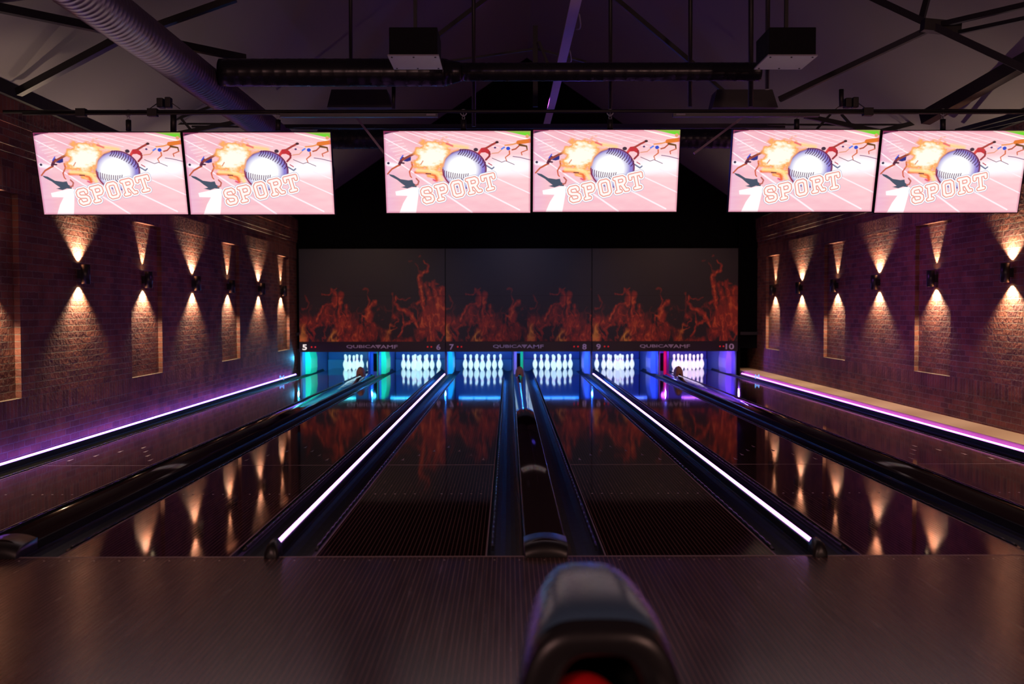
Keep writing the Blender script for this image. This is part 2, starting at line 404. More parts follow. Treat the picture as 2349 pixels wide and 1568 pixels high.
    # SPORT lettering, slab capitals with a salmon outline
    def place(L, x, y, s=1.0):
        a = math.radians(-13); return [[(x + s * (u * math.cos(a) - v * math.sin(a)), y + s * (u * math.sin(a) + v * math.cos(a))) for u, v in st] for st in L]
    GS = [[(62, -52), (62, -78), (40, -100), (-40, -100), (-66, -76), (-66, -30), (-40, -8), (40, 8), (66, 32), (66, 76), (40, 100), (-40, 100), (-66, 76), (-66, 52)]]
    GP = [[(-46, -100), (-46, 100)], [(-76, 100), (-10, 100)], [(-76, -100), (44, -100), (70, -76), (70, -26), (44, 2), (-46, 2)]]
    GO = [[(-40, -100), (40, -100), (66, -74), (66, 74), (40, 100), (-40, 100), (-66, 74), (-66, -74), (-40, -100)]]
    GR = [[(-50, -100), (-50, 100)], [(-80, 100), (-22, 100)], [(-80, -100), (40, -100), (66, -76), (66, -30), (40, -4), (-50, -4)], [(14, 0), (58, 100), (90, 100)]]
    GT = [[(0, -100), (0, 100)], [(-40, 100), (40, 100)], [(-84, -56), (-84, -100), (84, -100), (84, -56)]]
    G = [place(GS, 705, 1030), place(GP, 930, 985), place(GO, 1165, 935), place(GR, 1408, 885), place(GT, 1645, 838)]
    for wd, c in ((112, (140, 140, 185)), (102, (255, 253, 253)), (66, (232, 146, 130)), (36, (255, 244, 240))):
        for g in G:
            for st in g: R.line(st, wd, c)
    # darker pink rim around the picture's edge
    e = np.minimum(np.minimum(R.X - 70, 2275 - R.X) / 34, np.minimum(R.Y - 82, 1298 - R.Y) / 34); R.blend(.55 * np.clip(1 - e, 0, 1), (190, 60, 110))
    return R


def flame_pattern(X, Y):
    """heat field 0..1 and yellow field on coordinates of the left print (0..1310, 0..835)"""
    R = Raster(0, 1, 0, 1, 2, 2); wx = (fbm(X / 60, Y / 80, 3) - .5) * 74; wy = (fbm(X / 50, Y / 70, 9) - .5) * 60
    R.X, R.Y = X + wx, Y + wy
    heat = np.zeros(X.shape)
    def st(pts, a, b, g, soft=12):
        nonlocal heat
        heat = np.maximum(heat, g * np.clip(.5 - R.sd([(p - 55, q - 75) for p, q in pts], a, b) / soft, 0, 1))
    st([(1170, 560), (1150, 400), (1134, 320), (1160, 275), (1200, 262), (1214, 225), (1184, 185)], 46, 8, .7, 22); st([(1150, 330), (1140, 250), (1105, 205)], 14, 3, .3)
    [st(q, a, b, g, 30) for q, a, b, g in (([(1192, 395), (1235, 500), (1255, 720)], 22, 60, .5), ([(1262, 375), (1292, 500), (1300, 760)], 26, 90, .6), ([(1330, 425), (1346, 600), (1345, 800)], 40, 60, .55), ([(1225, 600), (1240, 860)], 60, 90, .45))]; st([(1225, 380), (1300, 385)], 24, 10, .4)
    st([(1050, 180), (1075, 176)], 14, 4, .3); st([(1130, 140), (1142, 150)], 14, 4, .3)
    st([(205, 712), (235, 640), (300, 562), (372, 545)], 30, 14, .7, 18); st([(372, 560), (385, 500), (350, 440)], 60, 16, .6, 30); st([(260, 492), (330, 482), (392, 430)], 12, 4, .5)
    st([(232, 745), (268, 690), (352, 658), (392, 600)], 14, 6, .6); st([(430, 470), (434, 600), (402, 680), (470, 690), (484, 590)], 30, 16, .65, 20); st([(440, 700), (410, 820)], 50, 60, .6, 30)
    st([(690, 700), (655, 620), (690, 590), (730, 570), (735, 545)], 60, 12, .7, 26); st([(660, 600), (680, 540), (650, 490)], 20, 8, .5); st([(635, 430), (662, 445), (655, 470)], 14, 5, .45)
    st([(610, 700), (620, 675), (690, 680), (700, 740)], 14, 20, .7); st([(575, 700), (585, 590)], 10, 4, .25)
    st([(930, 510), (905, 560), (945, 602), (1020, 640), (1080, 715), (1120, 770)], 16, 34, .65, 20); st([(885, 480), (885, 650)], 12, 6, .3); st([(930, 510), (1000, 540), (1050, 520)], 10, 12, .4)
    st([(1110, 570), (1155, 530), (1185, 620), (1190, 745)], 22, 26, .7, 20); st([(1240, 720), (1222, 800), (1240, 900)], 22, 30, .7); st([(980, 700), (972, 800), (960, 860)], 10, 26, .6); st([(870, 810), (915, 792)], 8, 4, .7); st([(540, 790), (600, 790)], 10, 4, .6)
    st([(105, 505), (142, 560), (122, 612), (88, 602)], 16, 12, .28); st([(100, 700), (96, 820), (80, 905)], 24, 60, .7, 30); st([(420, 740), (300, 900)], 20, 40, .5, 30)
    top = 560 + 150 * (fbm(X / 80, Y * 0, 14, 3) - .4) * 2.0
    rid = 1 - np.abs(fbm(R.X / 55, R.Y / 130, 33, 5) * 2 - .95) * 3.2
    body = np.clip((Y - (top - 75 + 60)) / 90, 0, 1)
    hol = np.clip((fbm(X / 95, Y / 150, 90, 3) - .36) * 5, 0, 1)
    heat = np.maximum(heat, body * hol * (.30 + .5 * np.clip(rid, 0, 1)) * (.5 + .9 * fbm(X / 60, Y / 90, 40)))
    fil = 1 - np.abs(fbm(R.X / 60, R.Y / 150, 71, 4) * 2 - .95) * 7
    heat = np.maximum(heat, .5 * np.clip(fil, 0, 1) * np.clip((Y - 420 - 260 * fbm(X / 110, Y / 400, 52, 2)) / 120, 0, 1))
    heat = heat * (.78 + .5 * (fbm(R.X / 24, R.Y / 46, 60, 4) - .35))
    fr = 1 - np.abs(fbm(R.X / 34, R.Y / 80, 120, 4) * 2 - .95) * 4
    heat = heat * (.62 + .62 * np.clip(fr, 0, 1))
    yel = np.clip(1 - np.hypot((X - 290) / 70, (Y - 790) / 95), 0, 1) + .45 * np.clip(1 - np.hypot((X - 800) / 70, (Y - 745) / 110), 0, 1) + .7 * np.clip(1 - np.hypot((X - 25) / 60, (Y - 760) / 110), 0, 1)
    return np.clip(heat, 0, 1), np.clip(yel, 0, 1)


def mask_raster(kind):
    R = Raster(0, 1310, 0, 835, 400, 250)
    X = R.X
    if kind == 1: X = np.where(R.X < 730, R.X + 25, R.X - 735)
    h, y = flame_pattern(X, R.Y)
    if kind == 1: h = h * .8; y = y * .8
    R.C[:] = srgb((39, 37, 43)); hp = np.clip(h, 0, 1)
    R.blend(np.clip(hp * 2.6, 0, 1), (176, 58, 44)); R.blend(np.clip((hp - .34) * 2.2, 0, 1), (246, 128, 66)); R.blend(np.clip((hp - .12) * 3.5, 0, 1) * y, (250, 196, 80))
    R.C[np.abs(R.Y - 422) < 2.2] *= .3
    return R


# ------------------------------------------------------------------ layout
XC, PER, LO, LW = .228, 3.41, .905, 1.066          # middle pair centre, pair period, lane offset, lane width
FOUL, MASK, BACK, HEAD = 5.99, 22.55, 26.0, 24.28
WL, WR = -4.97, 5.83
lanes = {5: XC - PER - LO, 6: XC - PER + LO, 7: XC - LO, 8: XC + LO, 9: XC + PER - LO, 10: XC + PER + LO}
ledx = {'left wall': XC - 1.5 * PER, 'lanes 6 and 7': XC - .5 * PER, 'lanes 8 and 9': XC + .5 * PER, 'right wall': XC + 1.5 * PER}

# floor
m = MB(); m.box(WL - .1, WR + .1, -4, FOUL, -.12, 0); tag(m.build('floor', 'approach'), kind='structure')
m = MB(); m.box(WL - .1, WR + .1, FOUL, BACK + .4, -.30, -.13); tag(m.build('floor', 'black'), kind='structure')
m = MB(); m.box(WL, WR, FOUL - .012, FOUL + .004, .0002, .0012)
tag(m.build('trim_1', 'foul'), kind='structure')
m = MB()
x = WL + .12
while x < WR: m.lathe([(0, .0016), (.0045, .0016), (.005, .0002)], (x, FOUL - .09, 0), 8); x += .1535
tag(m.build('trim_2', 'dot'), kind='structure')
m = MB(); m.box(ledx['right wall'] + .045, WR, 4.0, BACK + .2, -.13, .112); tag(m.build('trim_3', 'ledge', bevel=.008), kind='structure')


# brick walls with niches; every course ledge belongs to the wall
def brick_wall(name, X, s):                                   # s = +1: room lies to +x
    m = MB(); cs = [5.27, 9.30, 13.33, 17.34, 21.38]; hw = .565; rec = .06; y0, y1 = 2.0, 22.75 if s > 0 else 23.7
    def bx(a, b, ya, yb, za, zb):
        m.box(min(X + s * a, X + s * b), max(X + s * a, X + s * b), ya, yb, za, zb)
    bx(-.3, -rec, y0, y1, -.13, 2.9)
    e = [y0] + [v for c in cs for v in (c - hw, c + hw)] + [y1]
    for a, b in zip(e[::2], e[1::2]): bx(-rec - .001, 0, a, b, .64, 2.715)
    bx(-rec - .001, 0, y0, y1, -.13, .64)
    bx(-.3, .012, y0, y1, 2.715, 2.95); bx(-.3, .0, y0, y1, 2.95, 3.1); bx(-.3, .022, y0, y1, 3.1, 3.17); bx(-.3, .036, y0, y1, 3.17, 3.38); bx(-.3, .05, y0, y1, 3.38, 3.63)
    tag(m.build(name, 'brick'), kind='structure')
brick_wall('wall_left', WL, 1); brick_wall('wall_right', WR, -1)
m = MB(); m.box(WL - .3, WL + .10, 2, 22.7, 3.632, 3.80); tag(m.build('trim_4', 'steel'), kind='structure')
m = MB(); m.box(WR - .10, WR + .3, 2, 22.7, 3.632, 3.80); tag(m.build('trim_5', 'steel'), kind='structure')
m = MB(); m.box(WL - .3, WR + .6, MASK + .17, MASK + .3, .62, 8); m.box(XC + 1.5 * PER + .005, XC + 1.5 * PER + .05, MASK + .0, MASK + 1.6, -.13, 8)
m.box(XC + 1.5 * PER + .06, WR + .3, MASK + 1.1, MASK + 1.2, -.13, .64)
tag(m.build('wall_far', mat('far_wall_black', (.0022, .002, .0028), .9, spec=.05)), kind='structure')
m = MB(); m.box(WL - .3, WR + .3, -4.2, -4.0, -.1, 8); tag(m.build('wall_back', 'black'), kind='structure')
RX, RZ = .43, 7.5
for nm, X in (('ceiling', WL - .1), ('ceiling', WR + .1)):
    m = MB(); m.grid([[(X, -4, 3.75), (X, 23, 3.75)], [(RX, -4, RZ), (RX, 23, RZ)]], False); o = m.build(nm, 'ceil', recalc=False)
    s_ = o.modifiers.new('thick', 'SOLIDIFY'); s_.thickness = .1; s_.offset = 1 if X < 0 else -1
    tag(o, kind='structure')

# ------------------------------------------------------------------ lanes, gutters, dividers
for n, x in lanes.items():
    side = {5: 'beside the left brick wall', 6: 'between dividers 5-6 and the left inner light strip', 7: 'left of the wide central divider', 8: 'right of the wide central divider',
            9: 'right of the right inner light strip', 10: 'beside the right brick wall'}[n]
    t = empty('bowling_lane', (x, FOUL, 0), f'glossy dark striped bowling lane {n}, {side}'.replace('between dividers 5-6 and the left inner light strip', 'just left of the left inner light strip'), 'bowling lane', 'six bowling lanes')
    m = MB(); m.box(-LW / 2, LW / 2, .005, 25.35 - FOUL, -.05, 0); m.build('lane_bed', 'lane', t)
    m = MB()
    for s in (-1, 1):
        m.box(min(s * (LW / 2 - .004), s * (LW / 2 + .003)), max(s * (LW / 2 - .004), s * (LW / 2 + .003)), .005, 15, .0, .0015)
    m.build('edge_strip', 'foul', t)
    for k in (-5, -4, -3, -2, -1, 1, 2, 3, 4, 5):
        m = MB(); m.lathe([(0, .0012), (.008, .0012), (.008, .0001)], (k * .0823 + (.03 if k > 0 else -.03), 2.05, 0), 10); m.build('lane_dot', 'dot', t)
    for k in range(-3, 4):
        m = MB(); yy = 4.75 - .30 * abs(k); xx = k * .137
        v = [m.bm.verts.new(p) for p in ((xx - .014, yy, .001), (xx + .014, yy, .001), (xx, yy + .14, .001))]; m.face(v); m.build('lane_arrow', 'dot', t)
    m = MB(); m.box(-LW / 2, LW / 2, 3.55, 3.556, 0, .0008); m.build('lane_seam', 'dot', t)

U = [(math.cos(PI + PI * k / 10), math.sin(PI + PI * k / 10)) for k in range(11)]
for n, x in lanes.items():
    for s, sn in ((-1, 'left'), (1, 'right')):
        a, b = sorted((x + s * (LW / 2 + .002), x + s * (LW / 2 + .235))); c = (a + b) / 2; r = (b - a) / 2
        m = MB(); pr = [(c + r * u, .0 + .07 * v - .005) for u, v in U]; pr = pr + [(b, -.12), (a, -.12)]
        m.prism_y(pr, FOUL + .005, 25.3); o = m.build('gutter', 'gutter')
        tag(o, f'black gutter channel along the {sn} side of lane {n}', 'gutter', 'gutters beside the lanes')
        # folded bumper rail on the lane side of the gutter
        t = empty('bumper_rail', (x + s * (LW / 2 + .035), FOUL + .2, 0), f'thin folded bumper rail on the {sn} edge of lane {n}', 'bumper rail', 'folded bumper rails')
        m = MB(); m.bar((0, 0, -.012), (0, 15.6, -.012), .02, .012); m.build('rail_bar', 'rail', t)
        m = MB(); ps, rs = [], []
        for q in range(100):
            for e, rr in ((0, .0045), (.02, .0085), (.10, .0085), (.12, .0045)): ps.append((0, .05 + q * .155 + e, -.002)); rs.append(rr)
        m.tube(ps, rs, 6); m.build('rail_link', 'rail', t)


# wide ball-track dividers
for pair, k, where in (('5 and 6', -1, 'left'), ('7 and 8', 0, 'middle'), ('9 and 10', 1, 'right')):
    x = XC + k * PER; t = empty('ball_track_divider', (x, FOUL, 0), f'wide glossy black divider between lanes {pair}, the {where} of three', 'lane divider', 'wide ball-track dividers')
    def prof(w, h, n=16):
        q = [(w * math.cos(PI * i / n), h - .028 + .028 * (1 - math.cos(PI * i / n) ** 2)) for i in range(n + 1)]
        return [(w, 0)] + [(w, (h - .03) * .5)] + q + [(-w, (h - .03) * .5)] + [(-w, 0)]
    m = MB(); m.prism_y([(.118 * 1, -.13)] + [(a, b) for a, b in prof(.124, .098)] + [(-.118, -.13)], .02, MASK - FOUL - .8, smooth=True); m.build('cover', 'gloss', t)
    m = MB(); m.prism_y([(.132, -.06), (.134, .05), (.120, .056), (.116, -.06)], .1, 16.0); m.prism_y([(-.132, -.06), (-.134, .05), (-.120, .056), (-.116, -.06)], .1, 16.0); m.build('side_rail', 'rail', t)
    m = MB(); rows = []
    for y, q in ((-.045, .3), (-.035, .75), (0, .96), (.06, 1.0), (.22, 1.02), (.225, .96)):
        rows.append([(a, y, b) for a, b in prof(.136 * (.9 + .1 * q), .098 * q)])
    rows = [[(a, -.045, .001) for a, y, b in rows[0]]] + rows
    m.grid(rows); m.build('end_cap', 'plastic', t)
    m = MB()                                                 # faint embossed marks on the cover
    # tan hood where the ball track dives under the floor
    h = empty('ball_track_hood', (x, 20.75, .100), f'tan faceted hood standing at the far end of the divider between lanes {pair}', 'hood', 'tan hoods on the dividers')
    m = MB(); rows = []
    for y, q in ((-.16, .55), (-.13, .85), (-.02, 1), (.14, .9), (.3, .3)):
        rows.append([(.098 * q * math.cos(PI * i / 6), y, .0 + .22 * q * math.sin(PI * i / 6) ** .8) for i in range(7)])
    rows = [[(0, -.17, .05)] * 7] + rows
    m.grid(rows, False); m.build('shell', 'tan', h)
    m = MB(); m.tube([(.0, -.185, .045), (.0, -.15, .045)], .018, 12); m.build('opening', 'dark', h)

# narrow dividers that carry the light strips
for where, x in ledx.items():
    wall = 'wall' in where
    lb = f'violet light strip running along the {where}' if wall else f'bright pink-white light strip on the narrow divider between {where}'
    t = empty('light_strip', (x, FOUL, 0), lb, 'light strip', 'lane light strips')
    m = MB(); m.box(-.027, .027, .02, MASK - FOUL - .35, -.13, .052); m.build('divider_rail', 'plastic', t, bevel=.006)
    m = MB(); r = .013
    m.prism_y([(r * 1.1 * math.cos(PI * i / 8), .052 + r * 1.3 * math.sin(PI * i / 8)) for i in range(9)], .08 if not wall else -.0, MASK - FOUL - .4, smooth=True)
    m.build('led_tube', 'ledw' if 'left' in where else 'ledr' if wall else 'ledm', t)
    m = MB(); rows = []
    for y, q in ((-.05, .15), (-.04, .7), (-.01, .95), (.05, 1), (.09, 1), (.092, .6)):
        rows.append([(.044 * (.85 + .15 * q) * math.cos(PI * i / 8), y, .098 * q * math.sin(PI * i / 8) ** .7) for i in range(9)])
    m.grid([[(0, -.05, .001)] * 9] + rows); m.build('end_cap', 'plastic', t)

for k, cc in enumerate(((.05, .45, .9), (.02, .25, 1), (.02, .2, 1), (.02, .2, 1), (.02, .16, 1), (.1, .12, 1), (.35, .12, 1))):
    light('divider_fill', 'SPOT', (XC + (k - 3) * PER / 2, MASK - .1, .42), 15, cc, aim=(0, -1, -.12), spot_size=2.2, spot_blend=.5, shadow_soft_size=.012)  # unseen spots added to throw blue light along gutters and rails

# small ball sensors near the far end
for where, x in (('left', ledx['left wall'] + .05), ('right', ledx['right wall'] - .05)):
    t = empty('ball_sensor', (x, 20.6, .05), f'tiny glowing ball sensor bracket at the far end of the {where} wall light strip', 'sensor', 'ball sensors')
    m = MB(); m.box(-.045, -.03, -.01, .01, 0, .09); m.box(.03, .045, -.01, .01, 0, .09); m.bar((-.03, 0, .02), (.03, 0, .07), .01); m.bar((-.03, 0, .07), (.03, 0, .02), .01); m.build('bracket', 'sensor', t)

# ------------------------------------------------------------------ pin pits
prof = [(0, 0), (.0258, 0), (.0359, .019), (.0497, .057), (.0574, .0857), (.0605, .1143), (.058, .149), (.047, .184), (.0313, .219), (.025, .238), (.0228, .254), (.0237, .276), (.0266, .298), (.0306, .32), (.0323, .343), (.0295, .362), (.018, .376), (0, .381)]
lc = {5: (.03, .62, .8), 6: (.02, .42, 1), 7: (.02, .28, 1), 8: (.02, .2, 1), 9: (.05, .12, 1), 10: (.38, .08, 1)}
pe = {5: (.62, .95, 1), 6: (.62, .95, 1), 7: (.62, .95, 1), 8: (.66, .93, 1), 9: (.75, .88, 1), 10: (1, .85, 1)}
pos = [(0, 0)] + [(r, i) for r in (1, 2, 3) for i in range(r + 1)]
desc = {(0, 0): 'head pin in front', (1, 0): 'left pin of second row', (1, 1): 'right pin of second row', (2, 0): 'left pin of third row', (2, 1): 'middle pin of third row', (2, 2): 'right pin of third row',
        (3, 0): 'outer left pin of back row', (3, 1): 'inner left pin of back row', (3, 2): 'inner right pin of back row', (3, 3): 'outer right pin of back row'}
mpin = MB(); mpin.lathe(prof, n=24); pin0 = mpin.build('bowling_pin', 'grey'); pmesh = pin0.data; first = True
pm = {}
for n in lanes:
    q = mat('pin_plastic', (.85, .87, .88), .25, emit=pe[n], es=1.0); pm[n] = q  # emission stands in for fluorescence under the pit's UV light
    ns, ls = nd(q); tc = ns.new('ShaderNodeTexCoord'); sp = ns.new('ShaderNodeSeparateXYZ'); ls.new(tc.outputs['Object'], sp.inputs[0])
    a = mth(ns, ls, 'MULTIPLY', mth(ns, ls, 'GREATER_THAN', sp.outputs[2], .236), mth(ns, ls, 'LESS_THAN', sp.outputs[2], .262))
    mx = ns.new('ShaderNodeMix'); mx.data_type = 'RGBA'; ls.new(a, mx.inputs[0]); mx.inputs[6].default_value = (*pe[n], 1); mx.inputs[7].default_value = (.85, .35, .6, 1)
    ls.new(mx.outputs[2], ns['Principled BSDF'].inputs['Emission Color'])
gone = {5: {(1, 0), (2, 0), (3, 0)}}
jit = random.Random(3)
for n, x in lanes.items():
    for (r, i) in pos:
        if (r, i) in gone.get(n, ()): continue
        if first: o = pin0; first = False
        else: o = pin0.copy(); COL.objects.link(o)
        o.location = (x + (i - r / 2) * .3048, HEAD + r * .264, .0005)
        if not o.data.users > 1: o.data = pmesh
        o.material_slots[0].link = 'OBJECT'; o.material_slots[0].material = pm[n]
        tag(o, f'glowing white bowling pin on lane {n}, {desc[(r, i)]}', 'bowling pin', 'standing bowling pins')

for pair, k in (('5 and 6', -1), ('7 and 8', 0), ('9 and 10', 1)):
    x = XC + k * PER; t = empty('ball_lift', (x, MASK + .5, -.13), f'blue-lit ball lift column in the pit between lanes {pair}', 'ball lift', 'ball lifts')
    m = MB(); m.box(-.10, .10, .0, 1.8, 0, 1.03); m.build('column', 'pitblue', t, bevel=.02); 
    for gx, gc in ((-.075, ((.02, .12, .8), (.3, .25, .9), (.35, .05, .6))[k + 1]), (.075, ((.01, .5, .35), (.02, .7, .3), (1, .01, .15))[k + 1])):
        m = MB(); m.tube([(gx, -.04, .1), (gx, -.04, .72)], .032, 12); m.build('guide_tube', mat('guide_plastic', gc, .3, emit=gc, es=.45), t)
    light('column_fill', 'POINT', (0, -.28, .62), 1.2, ((.03, .35, .6), (.03, .3, .9), (.4, .05, .8))[k + 1], parent=t, shadow_soft_size=.05)  # unseen fill added to light the column front
    m = MB(); m.box(-.05, .05, -.012, .0, .2, .62); m.build('opening', 'dark', t)
kx = {5: -1, 6: -1, 7: -1, 8: 1, 9: 1, 10: 1}
kcol = {5: (.02, .75, .45), 6: (.03, .8, .3), 7: (.03, .6, .8), 8: (.22, .3, .9), 9: (.16, .3, .9), 10: (.3, .3, .9)}
for n, x in lanes.items():
    for s, sn in ((-1, 'left'), (1, 'right')):
        m = MB(); a = x + s * (LW / 2 + .242); m.box(min(a, a + s * .02), max(a, a + s * .02), MASK + .12, BACK - .05, -.13, .9)
        tag(m.build('kickback_wall', 'pitblue'), f'upright blue side wall of the pin pit, {sn} of lane {n}', 'pit wall', 'pin pit side walls')
    s = kx[n]; a = x + s * (LW / 2 + .241)
    pmn = mat('side_pad_plastic', kcol[n], .4, emit=kcol[n], es=.26 if n < 8 else .14)  # per-lane tint and glow stand in for coloured light on whitish plastic
    def pad(s, a, pmn, y0, y1, lab, th=.10):
        m = MB(); rows = []
        for z, q in ((-.004, .8), (.12, 1), (.35, 1), (.60, .55)):
            rows.append([(a, y0, z), (a - s * th * q, y0 + .12, z), (a - s * th * q, y1 - .1, z), (a, y1, z)])
        m.grid(rows, False); tag(m.build('side_pad', pmn), lab, 'side pad', 'glowing side pads in the pits')
    pad(s, a, pmn, MASK + .55, MASK + 1.55, f'glowing {["green-blue", "green", "cyan", "pale blue", "light blue", "lavender"][n - 5]} pad on the {"left" if s < 0 else "right"} pit wall of lane {n}', .11)
    m = MB(); m.box(x - .76, x + .76, BACK - .12, BACK, -.13, .21); m2 = MB(); m2.box(x - .76, x + .76, BACK - .03, BACK + .02, .212, .95)
    tag(m.build('pit_cushion', 'cushion', bevel=.02), f'light blue rear pit cushion behind the pins of lane {n}', 'cushion', 'rear pit cushions')
    tag(m2.build('pit_curtain', 'pitblue'), f'dark blue curtain above the rear pit cushion of lane {n}', 'curtain', 'rear pit curtains')
    t = empty('pin_deck_lamp', (x, MASK + .14, .545), f'lamp bar behind the masking panel over lane {n}', 'lamp', 'pin deck lamps')
    m = MB(); m.box(-.5, .5, -.03, .05, .03, .07); m.build('housing', 'plastic', t)
    e = mat('deck_tube', lc[n], .4, emit=tuple(min(1, c * .8 + .15) for c in lc[n]), es=4)
    for k in (-.3, 0, .3):
        m = MB(); m.tube([(k - .13, 0, .016), (k + .13, 0, .016)], .011, 8); m.build('tube', e, t)
    light('deck_light', 'AREA', (0, -.06, -.012), PIT_W * .03, lc[n], parent=t, aim=(0, -1, -.25), shape='RECTANGLE', size=1.0, size_y=.03)
    light('pit_light', 'AREA', (0, .06, -.012), PIT_W, lc[n], parent=t, aim=(0, 1, -.35), shape='RECTANGLE', size=1.1, size_y=.05)
m = MB(); m.box(WL, WR, MASK + .1, BACK + .3, .93, 1.0); tag(m.build('ceiling', 'black'), kind='structure')
m = MB(); m.box(WL - .3, WR + .4, BACK + .03, BACK + .3, -.2, 1); tag(m.build('wall_pit', 'black'), kind='structure')

# ------------------------------------------------------------------ masking units with flame print
def px2x(px): return (px - VX) * MASK / F
for k, (a, b, l0, l1, na, nb) in enumerate(((686, 1021, 795, 912, '5', '6'), (1022, 1356.5, 1131, 1247, '7', '8'), (1357.5, 1692, 1468, 1583, '9', '10'))):
    x = XC + (k - 1) * PER; wd = PER - .012
    t = empty('masking_unit', (x, MASK, .553), f'{["left", "middle", "right"][k]} flame-printed masking panel above lanes {na} and {nb}', 'masking panel', 'masking units')
    m = MB(); m.box(-wd / 2, wd / 2, .006, .05, .0, 2.395); m.build('backing', 'black', t)
    me = raster_mesh('flame_print', mask_raster(k), wd - .01, 2.15, 'flame', .002, .238); o = bpy.data.objects.new('flame_print', me); COL.objects.link(o); o.parent = t
    m = MB(); m.box(-wd / 2 + .004, wd / 2 - .004, -.012, .006, -.0, .232); st = m.build('lane_number_strip', mat('strip_black', (.014, .010, .020), .35), t)
    zc = .115
    def lx(p): return px2x(p) - x
    w6 = (l1 - l0) * MASK / F; lx0 = lx(l0)
    text('lettering', 'QUBICA', 'letter', st, lx0, lx0 + w6 * .575, zc - .038, zc + .045, -.014, bold=.012)
    text('lettering', 'AMF', 'letter', st, lx0 + w6 * .665, lx0 + w6, zc - .038, zc + .045, -.014, bold=.012)
    m = MB(); tx = lx0 + w6 * .62; hw = w6 * .062
    for q in range(3):
        z1 = zc + .045 - q * .028; ww = hw * (1 - q * .33)
        v = [m.bm.verts.new(p) for p in ((tx - ww, -.014, z1), (tx + ww, -.014, z1), (tx + ww - hw * .26, -.014, z1 - .021), (tx - ww + hw * .26, -.014, z1 - .021))]; m.face(v)
    m.build('emblem', 'letter', st)
    for s_, p0, p1, dd in ((na, {'5': 694, '7': 1031, '9': 1368}.get(na), 10, (715, 723.5) if k == 0 else ((1050, 1058.5) if k == 1 else (1387, 1395.5))),
                           (nb, {'6': 1001, '8': 1336, '10': 1665}.get(nb), 19 if nb == '10' else 9.5, (981, 989.5) if k == 0 else ((1317, 1326) if k == 1 else (1652, 1660)))):
        text('lane_number', s_, 'five' if s_ == '5' else 'letter', st, lx(p0), lx(p0 + p1), zc - .07, zc + .06, -.014, bold=.02)
        for d_ in dd:
            m = MB(); m.tube([(lx(d_), -.016, zc), (lx(d_), -.01, zc)], .019, 12); m.build('indicator_dot', 'reddot', st)

# ------------------------------------------------------------------ screens
TW, TH, TD = 1.445, .815, 9.6
t0 = empty('television', (0, 0, 0), 'x', 'television')
m = MB(); m.box(-TW / 2, TW / 2, .004, .05, -TH / 2, TH / 2); m.box(-.45, .45, .05, .09, -.28, .2); m.build('casing', 'plastic', t0, bevel=.004)
m = MB()
for a in (-1, 1): m.box(a * TW / 2 - .006 if a > 0 else -TW / 2, TW / 2 if a > 0 else -TW / 2 + .006, -.006, .004, -TH / 2, TH / 2)
for a, b in ((-TH / 2, -TH / 2 + .009), (TH / 2 - .006, TH / 2)): m.box(-TW / 2, TW / 2, -.006, .004, a, b)
m.build('bezel', 'plastic', t0)
me = raster_mesh('screen', screen_raster(), TW - .012, TH - .015, 'screen', 0, -TH / 2 + .009); o = bpy.data.objects.new('screen', me); COL.objects.link(o); o.parent = t0
TILT = math.radians(15)
tvs = [(264, 399, 293, 'leftmost wide television of the row, left screen of the left pair'), (603, 399, 637, 'wide television in the left pair, its right screen, hung above lane 6'),
       (1050, 395.5, 1063, 'wide television in the middle pair, its left screen, hung above lane 7'), (1390, 393, 1400, 'wide television in the middle pair, its right screen, hung above lane 8'),
       (1839, 393, 1829, 'wide television in the right pair, its left screen, hung above lane 9'), (2172, 395, 2165, 'rightmost wide television of the row, nearest the right brick wall')]
for i, (px, py, hx, lb) in enumerate(tvs):
    T = t0 if i == 0 else copy_tree(t0)
    k = i // 2; T.location = (XC + (k - 1) * PER + (.7295 if i % 2 else -.7295), TD, P(px, py, TD).z); T.rotation_euler = (TILT, 0, 0); tag(T, lb, 'television', 'televisions above the lanes')
bpy.context.view_layer.update()
PIPE_Z = P(1174, 257, 9.5).z
for i, (px, py, hx, lb) in enumerate(tvs):
    T = [o for o in bpy.data.objects if o.get('label') == lb][0]
    xx = P(hx, 280, 9.5).x
    h = empty('hanger', (xx, 9.52, PIPE_Z), f'black hanger tube with shackle holding the {["first", "second", "third", "fourth", "fifth", "sixth"][i]} television from the left', 'hanger', 'television hangers')
    m = MB(); m.tube([(0, .0, -.07), (0, .0, -.172)], .026, 12); m.build('tube', 'steel', h)
    m = MB()
    for q in range(3):
        ring = [(.012 * math.cos(2 * PI * j / 10) if q % 2 else 0, 0 if q % 2 else .012 * math.cos(2 * PI * j / 10), -.02 - .03 * q + .02 * math.sin(2 * PI * j / 10)) for j in range(11)]
        m.tube(ring, .004, 6, False)
    m.tube([(.03 * math.cos(2 * PI * j / 14), 0, .03 * math.sin(2 * PI * j / 14)) for j in range(15)], .006, 6, False)
    m.build('shackle_chain', 'strap', h)

